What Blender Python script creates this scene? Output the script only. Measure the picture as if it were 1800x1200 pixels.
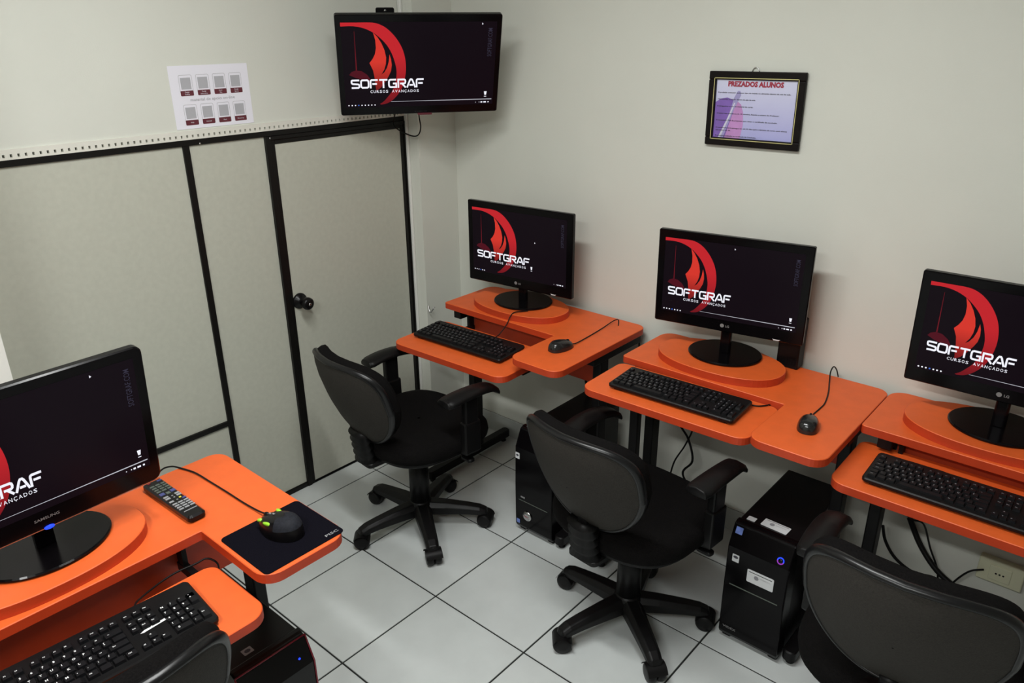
import bpy, bmesh, math, random
from mathutils import Vector, Matrix, Euler
random.seed(7)
R = math.radians
for o in list(bpy.data.objects): bpy.data.objects.remove(o, do_unlink=True)
S = bpy.context.scene
C = S.collection

# ------------------------------------------------------------------ camera
def set_camera():
    yaw, pitch, roll = R(131.165), R(-22.193), R(-0.44)
    f = Vector((math.cos(pitch)*math.cos(yaw), math.cos(pitch)*math.sin(yaw), math.sin(pitch)))
    r = f.cross(Vector((0, 0, 1))).normalized(); u = r.cross(f)
    r2 = math.cos(roll)*r + math.sin(roll)*u; u2 = -math.sin(roll)*r + math.cos(roll)*u
    cam = bpy.data.cameras.new('camera'); co = bpy.data.objects.new('camera', cam); C.objects.link(co)
    cam.sensor_width = 36.0; cam.lens = 1351.3/1800*36.0; cam.clip_start = 0.02
    m = Matrix((r2, u2, -f)).transposed().to_4x4(); m.translation = (2.564, -2.477, 1.843)
    co.matrix_world = m; S.camera = co
set_camera()

# ------------------------------------------------------------------ world, exposure, lamps' light
W = bpy.data.worlds.new('world'); S.world = W; W.use_nodes = True
W.node_tree.nodes['Background'].inputs[0].default_value = (0.8, 0.85, 1.0, 1)
W.node_tree.nodes['Background'].inputs[1].default_value = 0.02
S.view_settings.view_transform = 'Standard'; S.view_settings.look = 'None'
S.view_settings.exposure = 0.08; S.view_settings.gamma = 1.0; S.view_settings.use_curve_mapping = False
CEIL = 2.62
LAMPS = [((1.50, -1.60), 31.0, 0.0), ((2.15, -3.20), 38.0, 0.0)]      # centre, watts, turn
def tube_light(loc, watts, rz):
    l = bpy.data.lights.new('tube_glow', 'AREA'); l.shape = 'RECTANGLE'; l.size = 1.18; l.size_y = 0.12
    l.energy = watts; l.color = (0.985, 1.0, 0.985)
    o = bpy.data.objects.new('tube_glow', l); C.objects.link(o)
    o.location = (loc[0], loc[1], CEIL-0.105); o.rotation_euler = (0, 0, rz)
for (xy, w, rz) in LAMPS: tube_light(xy, w, rz)

# ------------------------------------------------------------------ materials
def mat(name, col, rough=0.5, metal=0.0, noise=None, bump=None, spec=None, emit=None, coat=0.0):
    """noise = (scale, amount): procedural tint variation; bump = (scale, strength)"""
    m = bpy.data.materials.new(name); m.use_nodes = True
    nt = m.node_tree; b = nt.nodes['Principled BSDF']
    b.inputs['Base Color'].default_value = (*col, 1); b.inputs['Roughness'].default_value = rough
    b.inputs['Metallic'].default_value = metal
    if spec is not None: b.inputs['Specular IOR Level'].default_value = spec
    if coat: b.inputs['Coat Weight'].default_value = coat; b.inputs['Coat Roughness'].default_value = 0.15
    tc = nt.nodes.new('ShaderNodeTexCoord')
    if noise:
        n = nt.nodes.new('ShaderNodeTexNoise'); n.inputs['Scale'].default_value = noise[0]
        n.inputs['Detail'].default_value = 6; nt.links.new(tc.outputs['Object'], n.inputs['Vector'])
        r = nt.nodes.new('ShaderNodeValToRGB')
        r.color_ramp.elements[0].position = 0.3; r.color_ramp.elements[1].position = 0.7
        a = noise[1]
        r.color_ramp.elements[0].color = (*[c*(1-a) for c in col], 1)
        r.color_ramp.elements[1].color = (*[min(1, c*(1+a)) for c in col], 1)
        nt.links.new(n.outputs['Fac'], r.inputs['Fac']); nt.links.new(r.outputs['Color'], b.inputs['Base Color'])
    if bump:
        n = nt.nodes.new('ShaderNodeTexNoise'); n.inputs['Scale'].default_value = bump[0]
        n.inputs['Detail'].default_value = 4; nt.links.new(tc.outputs['Object'], n.inputs['Vector'])
        bp = nt.nodes.new('ShaderNodeBump'); bp.inputs['Strength'].default_value = bump[1]; bp.inputs['Distance'].default_value = 0.002
        nt.links.new(n.outputs['Fac'], bp.inputs['Height']); nt.links.new(bp.outputs['Normal'], b.inputs['Normal'])
    if emit:
        b.inputs['Emission Color'].default_value = (*emit[0], 1); b.inputs['Emission Strength'].default_value = emit[1]
    return m
def glow(name, col, s=1.0):
    return mat(name, (0.004, 0.004, 0.005), 0.25, emit=(col, s), spec=0.06)
def grad_glow(name, c0, c1, z0, z1, axis='Z'):
    """a lit picture area whose printed colour runs from c0 to c1 along an object axis"""
    m = glow(name, c0); nt = m.node_tree; b = nt.nodes['Principled BSDF']
    tc = nt.nodes.new('ShaderNodeTexCoord'); sp = nt.nodes.new('ShaderNodeSeparateXYZ')
    nt.links.new(tc.outputs['Object'], sp.inputs[0])
    mr = nt.nodes.new('ShaderNodeMapRange'); mr.inputs['From Min'].default_value = z0; mr.inputs['From Max'].default_value = z1
    nt.links.new(sp.outputs[axis], mr.inputs['Value'])
    r = nt.nodes.new('ShaderNodeValToRGB'); r.color_ramp.elements[0].color = (*c0, 1); r.color_ramp.elements[1].color = (*c1, 1)
    nt.links.new(mr.outputs[0], r.inputs['Fac']); nt.links.new(r.outputs['Color'], b.inputs['Emission Color'])
    return m
M = {}
M['wall'] = mat('wall_paint', (0.655, 0.665, 0.60), 0.75, noise=(3, .02), bump=(240, .12))
M['wall_white'] = mat('white_paint', (0.78, 0.78, 0.73), 0.7, noise=(4, .02), bump=(240, .1))
M['wall_far'] = mat('darkened_unseen_wall', (0.36, 0.35, 0.31), 0.75, noise=(3, .02))  # unseen walls given a darker tone to cut the bounced light
M['ceiling'] = mat('ceiling_paint', (0.60, 0.60, 0.58), 0.85, noise=(3, .02))
M['panel'] = mat('partition_laminate', (0.50, 0.505, 0.43), 0.45, noise=(55, .035), bump=(300, .06))
M['profile'] = mat('black_profile', (0.0055, 0.005, 0.0045), 0.42, noise=(8, .15), spec=0.25)
M['perf'] = mat('perforated_white', (0.70, 0.69, 0.62), 0.55, noise=(20, .03))
M['tile'] = mat('floor_tile', (0.56, 0.59, 0.58), 0.24, noise=(7, .045), bump=(90, .02), spec=0.5)
M['grout'] = mat('grout', (0.014, 0.015, 0.014), 0.95, noise=(40, .3))
M['skirt'] = mat('skirting_tile', (0.42, 0.44, 0.42), 0.35, noise=(9, .06))
M['orange'] = mat('orange_laminate', (0.75, 0.118, 0.020), 0.50, noise=(24, .05), bump=(260, .05))
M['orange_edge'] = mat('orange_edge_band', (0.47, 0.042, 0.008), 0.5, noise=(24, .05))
M['steel'] = mat('black_steel', (0.004, 0.0036, 0.004), 0.45, noise=(20, .2), spec=0.2)
M['plastic'] = mat('black_plastic', (0.0045, 0.0042, 0.0044), 0.42, noise=(30, .15), spec=0.22)
M['gloss'] = mat('black_gloss', (0.0025, 0.002, 0.0025), 0.18, noise=(10, .1), spec=.16)
M['satin'] = mat('black_satin', (0.0035, 0.003, 0.0035), 0.30, noise=(12, .1), spec=0.25)
M['key'] = mat('key_plastic', (0.005, 0.005, 0.006), 0.45, noise=(60, .2), spec=0.25)
M['fabric'] = mat('black_fabric', (0.0045, 0.004, 0.004), 0.95, noise=(300, .5), bump=(500, .5), spec=0.08)
M['shell'] = mat('grained_shell', (0.030, 0.027, 0.0235), 0.66, noise=(260, .22), bump=(600, .5), spec=0.15)
M['rim'] = mat('shell_rim', (0.005, 0.005, 0.0055), 0.30, noise=(15, .1), spec=.35)
M['cable'] = mat('cable_sheath', (0.005, 0.0045, 0.0045), 0.5, noise=(15, .1), spec=0.2)
M['white'] = mat('white_ink', (0.80, 0.80, 0.80), 0.6, noise=(30, .02))
M['grey'] = mat('grey_ink', (0.25, 0.25, 0.27), 0.6, noise=(30, .02))
M['dim'] = mat('dull_logo', (0.22, 0.22, 0.22), 0.4, noise=(30, .02))
M['chrome'] = mat('silver', (0.55, 0.55, 0.55), 0.25, metal=1.0, noise=(20, .05))
M['paper'] = mat('white_paper', (0.80, 0.79, 0.86), 0.8, noise=(5, .01))
M['maroon'] = mat('maroon_ink', (0.115, 0.018, 0.028), 0.7, noise=(30, .03))
M['label'] = mat('sticker_paper', (0.66, 0.67, 0.68), 0.6, noise=(30, .03))
M['blue'] = mat('blue_sticker', (0.12, 0.18, 0.46), 0.4, noise=(60, .3))
M['green'] = mat('lime_plastic', (0.30, 0.62, 0.03), 0.35, noise=(20, .05))
M['dark'] = mat('dark_void', (0.004, 0.004, 0.004), 0.9, noise=(20, .1))
M['pvc'] = mat('white_pvc', (0.74, 0.74, 0.70), 0.4, noise=(12, .02))
M['outlet'] = mat('ivory_plastic', (0.62, 0.62, 0.44), 0.45, noise=(12, .03))
M['gold'] = mat('gold_line', (0.72, 0.66, 0.30), 0.35, metal=.6, noise=(40, .1))
M['frame'] = mat('dark_frame', (0.006, 0.004, 0.0035), 0.45, noise=(30, .3), spec=.15)
M['red_ink'] = mat('red_ink', (0.36, 0.03, 0.06), 0.7, noise=(30, .03))
M['black_ink'] = mat('black_ink', (0.05, 0.045, 0.06), 0.7, noise=(30, .03))
M['red_trim'] = mat('red_trim', (0.22, 0.015, 0.03), 0.25, noise=(20, .1))
M['pad'] = mat('mousepad_cloth', (0.0040, 0.0036, 0.0065), 0.95, noise=(400, .4), bump=(700, .3), spec=.05)
M['palm'] = mat('grip_rubber', (0.012, 0.013, 0.018), 0.7, noise=(200, .3), spec=.2)
M['mouse'] = mat('mouse_plastic', (0.012, 0.012, 0.012), 0.18, noise=(20, .1))
M['btn_grey'] = mat('grey_button', (0.30, 0.30, 0.31), 0.5, noise=(40, .05))
M['btn_green'] = mat('grey_green_button', (0.10, 0.12, 0.10), 0.5, noise=(40, .05))
M['btn_blue'] = mat('blue_button', (0.06, 0.07, 0.22), 0.5, noise=(40, .05))
M['btn_yellow'] = mat('yellow_button', (0.62, 0.55, 0.05), 0.5, noise=(40, .05))
M['tube'] = mat('lamp_tube', (0.9, 0.9, 0.9), 0.3, emit=((.985, 1.0, .985), 6.0))
M['lamp_body'] = mat('lamp_enamel', (0.8, 0.8, 0.78), 0.4, noise=(10, .02))
M['screen'] = glow('screen_dark', (0.0040, 0.0014, 0.0032))
M['s_white'] = glow('screen_white', (0.86, 0.86, 0.95))
M['s_white2'] = glow('screen_white_soft', (0.50, 0.50, 0.56))
M['s_grey'] = glow('screen_grey', (0.030, 0.027, 0.045))
M['s_blue'] = glow('screen_blue', (0.05, 0.12, 0.5))
M['s_dimred'] = glow('screen_dim_red', (0.070, 0.004, 0.010))
M['s_thin'] = glow('screen_thin_red', (0.13, 0.006, 0.012))
M['led_blue'] = glow('led_blue', (0.02, 0.06, 1.0), 1.6)
M['led_violet'] = glow('led_violet', (0.35, 0.05, 0.55), 0.8)

# ------------------------------------------------------------------ mesh helpers
class MB:
    """collects geometry and links it as ONE mesh object"""
    def __init__(s): s.v = []; s.f = []; s.sm = []
    def add(s, vs, fs, smooth=False):
        b = len(s.v); s.v += [tuple(x) for x in vs]
        for f in fs: s.f.append(tuple(b+i for i in f)); s.sm.append(smooth)
        return s
    def box(s, lo, hi, m=None):
        x0, y0, z0 = lo; x1, y1, z1 = hi
        vs = [(x0,y0,z0),(x1,y0,z0),(x1,y1,z0),(x0,y1,z0),(x0,y0,z1),(x1,y0,z1),(x1,y1,z1),(x0,y1,z1)]
        if m is not None: vs = [m @ Vector(v) for v in vs]
        return s.add(vs, [(3,2,1,0),(4,5,6,7),(0,1,5,4),(1,2,6,5),(2,3,7,6),(3,0,4,7)])
    def frustum(s, c, w0, d0, w1, d1, z0, z1, m=None):
        x, y = c
        vs = [(x-w0/2,y-d0/2,z0),(x+w0/2,y-d0/2,z0),(x+w0/2,y+d0/2,z0),(x-w0/2,y+d0/2,z0),
              (x-w1/2,y-d1/2,z1),(x+w1/2,y-d1/2,z1),(x+w1/2,y+d1/2,z1),(x-w1/2,y+d1/2,z1)]
        if m is not None: vs = [m @ Vector(v) for v in vs]
        return s.add(vs, [(3,2,1,0),(4,5,6,7),(0,1,5,4),(1,2,6,5),(2,3,7,6),(3,0,4,7)])
    def prism(s, pts, z0, z1, m=None, bev=0.0):
        """closed outline (counter-clockwise) extruded z0..z1, optional soft top/bottom edge"""
        n = len(pts); rings = []
        if bev > 0:
            ins = inset(pts, bev)
            rings = [(ins, z0), (pts, z0+bev), (pts, z1-bev), (ins, z1)]
        else: rings = [(pts, z0), (pts, z1)]
        vs = []
        for P, z in rings: vs += [Vector((p[0], p[1], z)) for p in P]
        if m is not None: vs = [m @ v for v in vs]
        fs = [tuple(range(n-1, -1, -1))]
        for k in range(len(rings)-1):
            for i in range(n):
                j = (i+1) % n; fs.append((k*n+i, k*n+j, (k+1)*n+j, (k+1)*n+i))
        fs.append(tuple((len(rings)-1)*n+i for i in range(n)))
        return s.add(vs, fs)
    def tube(s, pts, r, seg=8, caps=True, flat=1.0):
        """swept round bar; r number or list"""
        P = [Vector(p) for p in pts]; n = len(P)
        rr = r if isinstance(r, (list, tuple)) else [r]*n
        vs = []; up = None
        for i, p in enumerate(P):
            t = (P[min(i+1, n-1)]-P[max(i-1, 0)]).normalized()
            if up is None:
                up = Vector((0, 0, 1)) if abs(t.z) < .9 else Vector((1, 0, 0))
            side = t.cross(up)
            if side.length < 1e-6: side = t.cross(Vector((0.3, 1, 0.2)))
            side.normalize(); up = side.cross(t).normalized()
            for k in range(seg):
                a = 2*math.pi*k/seg
                vs.append(p + side*math.cos(a)*rr[i] + up*math.sin(a)*rr[i]*flat)
        fs = []
        for i in range(n-1):
            for k in range(seg):
                j = (k+1) % seg; fs.append((i*seg+k, i*seg+j, (i+1)*seg+j, (i+1)*seg+k))
        if caps: fs.append(tuple(range(seg-1, -1, -1))); fs.append(tuple((n-1)*seg+k for k in range(seg)))
        return s.add(vs, fs, True)
    def lathe(s, prof, c=(0, 0, 0), seg=24, m=None, sx=1.0, sy=1.0):
        """profile [(r,z)...] turned about local z"""
        vs = []; n = len(prof)
        for (r, z) in prof:
            for k in range(seg):
                a = 2*math.pi*k/seg; vs.append(Vector((c[0]+r*math.cos(a)*sx, c[1]+r*math.sin(a)*sy, c[2]+z)))
        if m is not None: vs = [m @ v for v in vs]
        fs = []
        for i in range(n-1):
            for k in range(seg):
                j = (k+1) % seg; fs.append((i*seg+k, i*seg+j, (i+1)*seg+j, (i+1)*seg+k))
        fs.append(tuple(range(seg-1, -1, -1))); fs.append(tuple((n-1)*seg+k for k in range(seg)))
        return s.add(vs, fs, True)
    def grid(s, fn, nu, nv, smooth=True, flip=False):
        vs = [fn(i/nu, j/nv) for j in range(nv+1) for i in range(nu+1)]; w = nu+1
        fs = []
        for j in range(nv):
            for i in range(nu):
                q = (j*w+i, j*w+i+1, (j+1)*w+i+1, (j+1)*w+i); fs.append(q[::-1] if flip else q)
        return s.add(vs, fs, smooth)
    def mesh(s, name='mesh', tri=False):
        me = bpy.data.meshes.new(name); me.from_pydata([tuple(v) for v in s.v], [], s.f); me.validate(); me.update()
        if len(me.polygons) == len(s.sm): me.polygons.foreach_set('use_smooth', s.sm)
        return me
    def build(s, name, material, parent=None, bevel=0, segs=2, mods=None, tri=False):
        me = s.mesh(name)
        if tri:
            bm = bmesh.new(); bm.from_mesh(me); bmesh.ops.triangulate(bm, faces=bm.faces[:]); bm.to_mesh(me); bm.free()
        o = bpy.data.objects.new(name, me); C.objects.link(o); me.materials.append(M[material] if isinstance(material, str) else material)
        if parent is not None: o.parent = parent
        if bevel:
            b = o.modifiers.new('bevel', 'BEVEL'); b.width = bevel; b.segments = segs; b.limit_method = 'ANGLE'; b.angle_limit = R(40)
            b.harden_normals = False
        return o

def inset(pts, d):
    n = len(pts); out = []
    for i in range(n):
        a = Vector(pts[i-1][:2]); b = Vector(pts[i][:2]); c = Vector(pts[(i+1) % n][:2])
        e1 = (b-a).normalized(); e2 = (c-b).normalized()
        n1 = Vector((-e1.y, e1.x)); n2 = Vector((-e2.y, e2.x)); m = (n1+n2)
        if m.length < 1e-6: m = n1
        m.normalize(); k = d/max(.35, m.dot(n1)); out.append((b.x+m.x*k, b.y+m.y*k))
    return out
def round_poly(pts, rads, seg=6):
    """round the corners of an outline; rads number or list"""
    n = len(pts); out = []
    for i in range(n):
        r = rads[i] if isinstance(rads, (list, tuple)) else rads
        p = Vector(pts[i]); a = Vector(pts[i-1]); b = Vector(pts[(i+1) % n])
        if r <= 0: out.append((p.x, p.y)); continue
        d1 = (a-p).normalized(); d2 = (b-p).normalized(); half = d1.angle(d2)/2
        t = r/math.tan(half); s0 = p+d1*t; s1 = p+d2*t; cen = p+(d1+d2).normalized()*(r/math.sin(half))
        a0 = math.atan2(s0.y-cen.y, s0.x-cen.x); a1 = math.atan2(s1.y-cen.y, s1.x-cen.x)
        da = (a1-a0+math.pi) % (2*math.pi)-math.pi
        for k in range(seg+1):
            a_ = a0+da*k/seg; out.append((cen.x+r*math.cos(a_), cen.y+r*math.sin(a_)))
    return out
def rrect(w, h, r, cx=0, cy=0, seg=5):
    return round_poly([(cx-w/2, cy-h/2), (cx+w/2, cy-h/2), (cx+w/2, cy+h/2), (cx-w/2, cy+h/2)], r, seg)
def ellipse(a, b, cx=0, cy=0, n=48, e=2.0):
    out = []
    for k in range(n):
        t = 2*math.pi*k/n; c, s_ = math.cos(t), math.sin(t)
        out.append((cx+a*math.copysign(abs(c)**(2/e), c), cy+b*math.copysign(abs(s_)**(2/e), s_)))
    return out
def spline(pts, n=6):
    """smooth curve through points"""
    P = [Vector(p) for p in pts]; out = []
    for i in range(len(P)-1):
        p0 = P[max(i-1, 0)]; p1 = P[i]; p2 = P[i+1]; p3 = P[min(i+2, len(P)-1)]
        for k in range(n):
            t = k/n
            out.append(0.5*((2*p1)+(p2-p0)*t+(2*p0-5*p1+4*p2-p3)*t*t+(3*p1-p0-3*p2+p3)*t**3))
    out.append(P[-1]); return out

_tc = {}
def text_mesh(txt, bold=0.0):
    k = (txt, bold)
    if k in _tc: return _tc[k]
    cu = bpy.data.curves.new('text', 'FONT'); cu.body = txt; cu.offset = bold; cu.resolution_u = 2; cu.fill_mode = 'FRONT'
    o = bpy.data.objects.new('text', cu); C.objects.link(o)
    dg = bpy.context.evaluated_depsgraph_get(); dg.update()
    me = bpy.data.meshes.new_from_object(o.evaluated_get(dg))
    vs = [v.co.copy() for v in me.vertices]; fs = [tuple(p.vertices) for p in me.polygons]
    bpy.data.objects.remove(o, do_unlink=True); bpy.data.curves.remove(cu); bpy.data.meshes.remove(me)
    _tc[k] = (vs, fs); return _tc[k]
def put_text(mb, txt, w=None, h=None, org=(0, 0, 0), ux=(1, 0, 0), uy=(0, 1, 0), bold=0.0, align='L', cap=.7):
    """flat lettering: cap height h (and total width w when given) from org along ux / uy"""
    vs, fs = text_mesh(txt, bold)
    if not vs: return
    x0 = min(v.x for v in vs); x1 = max(v.x for v in vs)
    sy = h/cap; sx = (w/(x1-x0)) if w else sy
    off = {'L': 0, 'C': -(x1-x0)*sx/2, 'R': -(x1-x0)*sx}[align]
    O = Vector(org); X = Vector(ux); Y = Vector(uy)
    mb.add([O+X*((v.x-x0)*sx+off)+Y*(v.y*sy) for v in vs], fs)

# ------------------------------------------------------------------ scene-graph helpers
def tag(o, label=None, cat=None, group=None, kind=None):
    if label: o['label'] = label
    if cat: o['category'] = cat
    if group: o['group'] = group
    if kind: o['kind'] = kind
    return o
def thing(name, label, cat, loc=(0, 0, 0), rz=0.0, group=None, rx=0.0):
    o = bpy.data.objects.new(name, None); C.objects.link(o); o.empty_display_size = .05
    o.location = loc; o.rotation_euler = (rx, 0, rz); return tag(o, label, cat, group)
def copy_tree(o, parent=None):
    c = o.copy(); C.objects.link(c)
    if parent is not None: c.parent = parent
    for ch in o.children: copy_tree(ch, c)
    return c
def struct(mb, name, material, label=None, **k):
    o = mb.build(name, material, **k); o['kind'] = 'structure'
    if label: o['label'] = label
    return o

# ================================================================== THE SETTING
XR, YR = 4.30, -4.00
s_t, tx0, ty0 = 0.404, 0.127, -0.627
floor = struct(MB().box((-.02, YR, -.06), (XR, .02, -.003)), 'floor', 'grout', 'pale grey ceramic tile floor with thin dark grout lines')
def lines(a, lo, hi):
    k0 = math.ceil((lo-a)/s_t); out = [lo]
    k = k0
    while a+k*s_t < hi-1e-6:
        if a+k*s_t > lo+1e-6: out.append(a+k*s_t)
        k += 1
    return out+[hi]
full_tile = None
g = .0030
xs = lines(tx0, 0.0, XR); ys = lines(ty0, YR, 0.0)
for i in range(len(xs)-1):
    for j in range(len(ys)-1):
        w = xs[i+1]-xs[i]; d = ys[j+1]-ys[j]
        if w < .02 or d < .02: continue
        isfull = abs(w-s_t) < 1e-4 and abs(d-s_t) < 1e-4
        if isfull and full_tile is not None: o = bpy.data.objects.new('tile', full_tile); C.objects.link(o)
        else:
            pts = [(-w/2+g, -d/2+g), (w/2-g, -d/2+g), (w/2-g, d/2-g), (-w/2+g, d/2-g)]
            o = MB().prism(pts, -.008, 0.0, bev=.0009).build('tile', 'tile')
            if isfull: full_tile = o.data
        o.location = ((xs[i]+xs[i+1])/2, (ys[j]+ys[j+1])/2, 0); o.parent = floor
struct(MB().box((-.02, YR, CEIL), (XR, .02, CEIL+.06)), 'ceiling', 'ceiling', 'plain off-white ceiling')
struct(MB().box((-.02, 0, -.06), (XR, .10, CEIL)), 'wall_right', 'wall', 'plain cream painted wall behind the three monitors')
struct(MB().box((-.12, -1.93, 1.53), (0.0, 0, CEIL)), 'wall_left', 'wall', 'cream wall above the partition with black strips')
struct(MB().box((0.0, -.222, 0), (.075, 0, CEIL)), 'wall_pilaster', 'wall', 'narrow cream pilaster in the corner beside the door')
struct(MB().box((-.12, YR, 0), (.30, -1.942, CEIL)), 'wall_return', 'wall_white', 'white wall end at the left edge of the picture')
struct(MB().box((XR, YR, -.06), (XR+.1, .10, CEIL)), 'wall_back', 'wall_far')
struct(MB().box((-.12, YR-.1, -.06), (XR+.1, YR, CEIL)), 'wall_front', 'wall_far')
# pvc trim running down the pilaster
struct(MB().prism(rrect(.018, .012, .004, .010, -.228), 0, CEIL), 'trim_1', 'pvc', 'thin white plastic cable channel running up the corner')

# partition: panels in black profiles
part = bpy.data.objects.new('wall_partition', None); C.objects.link(part); tag(part, 'beige laminate partition panels held in black profiles', kind='structure')
PH = 1.502
def panel(y0, y1, z0, z1, name='panel', parent=part, x=-.004):
    return MB().box((x-.03, y0, z0), (x, y1, z1)).build(name, 'panel', parent, bevel=.001)
def strip(y0, y1, z0, z1, parent=part, name='profile_strip', x=.004):
    return MB().box((-.034, y0, z0), (x, y1, z1)).build(name, 'profile', parent, bevel=.0015)
panel(-1.942, -1.216, .444, 1.482); panel(-1.942, -1.216, .02, .424); panel(-1.194, -.905, .02, 1.482)
strip(-1.942, -.2225, 1.482, PH)                       # top rail
strip(-1.2165, -1.1935, .018, 1.482)                   # mullion left of the narrow panel
strip(-1.942, -1.2165, .424, .444)                     # low horizontal strip
strip(-1.942, -.905, 0, .018)                          # bottom rail
# the door
door = bpy.data.objects.new('door_1', None); C.objects.link(door); tag(door, 'low beige laminate door with black frame and round black knob', kind='structure')
MB().box((-.030, -.866, .010), (.000, -.258, 1.452)).build('door_leaf', 'panel', door, bevel=.001)
strip(-.905, -.885, 0, 1.482, door, 'door_frame', .008); strip(-.885, -.866, 0, 1.482, door, 'door_frame', .003)
strip(-.240, -.2225, 0, 1.482, door, 'door_frame', .008); strip(-.258, -.240, 0, 1.482, door, 'door_frame', .003)
strip(-.885, -.240, 1.468, 1.482, door, 'door_frame', .008); strip(-.866, -.258, 1.452, 1.468, door, 'door_frame', .003)
strip(-.866, -.258, 0, .010, door, 'door_sill', -.004)
kn = bpy.data.objects.new('door_knob', None)
mk = Matrix.Translation((0, -.838, .835)) @ Matrix.Rotation(R(90), 4, 'Y')
ko = MB().lathe([(.0325, 0), (.0325, .004), (.029, .010), (.014, .014), (.0125, .030), (.016, .036), (.0235, .044), (.0255, .054), (.0245, .063), (.019, .069), (.006, .071)], m=mk, seg=28).build('door_knob', 'satin', door)
bpy.data.objects.remove(kn)
MB().lathe([(.006, .0705), (.006, .0725), (.003, .0735)], m=mk, seg=14).build('keyhole', 'chrome', ko)
# screws on the rail
for (y, z) in ((-.887, 1.476), (-1.155, 1.486), (-.228, 1.470)):
    MB().lathe([(.0035, 0), (.0035, .0015), (.001, .0025)], m=Matrix.Translation((.008 if y != -1.155 else .004, y, z)) @ Matrix.Rotation(R(90), 4, 'Y'), seg=10).build('screw', 'chrome', part)
# perforated white strip above the rail
perf = MB(); z0, z1 = PH, 1.531; ya, yb = -1.942, -.2225; pitch = .0197; hw = .0062
perf.box((-.01, ya, z0), (.006, yb, z0+.0062)); perf.box((-.01, ya, z0+.0152), (.006, yb, z1))
y = ya
while y < yb-pitch:
    perf.box((-.01, y, z0+.0062), (.006, y+pitch-hw, z0+.0152)); y += pitch
perf.box((-.01, y, z0+.0062), (.006, yb, z0+.0152))
pt = struct(perf, 'trim_2', 'perf', 'white perforated strip along the top of the partition')
MB().box((-.014, ya, z0), (-.006, yb, z1)).build('slot_backing', 'dark', pt)
# skirting tiles on the right wall
sk = struct(MB().box((.075, -.006, 0), (XR, 0, .092)), 'baseboard_right', 'grout', 'grey tile skirting along the foot of the right wall')
for i in range(len(xs)-1):
    a = max(xs[i], .076); b = xs[i+1]
    if b-a > .02: MB().box((a+.0015, -.010, .001), (b-.0015, -.004, .094)).build('skirting_tile', 'skirt', sk, bevel=.0015)

# ceiling lamps (out of the picture, they light the room)
for n, (xy, w, rz) in enumerate(LAMPS):
    t = thing('ceiling_lamp', ('twin tube fluorescent ceiling lamp above the middle of the room', 'twin tube fluorescent ceiling lamp behind the viewer')[n], 'lamp', (xy[0], xy[1], CEIL), rz)
    MB().prism(rrect(1.26, .16, .01), -.045, 0).build('housing', 'lamp_body', t, bevel=.003)
    for sy in (-.045, .045):
        MB().tube([(-.59, sy, -.066), (.59, sy, -.066)], .013, 12).build('tube', 'tube', t)
    for sx in (-.605, .605): MB().box((sx-.012, -.065, -.085), (sx+.012, .065, -.044)).build('end_cap', 'lamp_body', t, bevel=.002)

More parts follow.
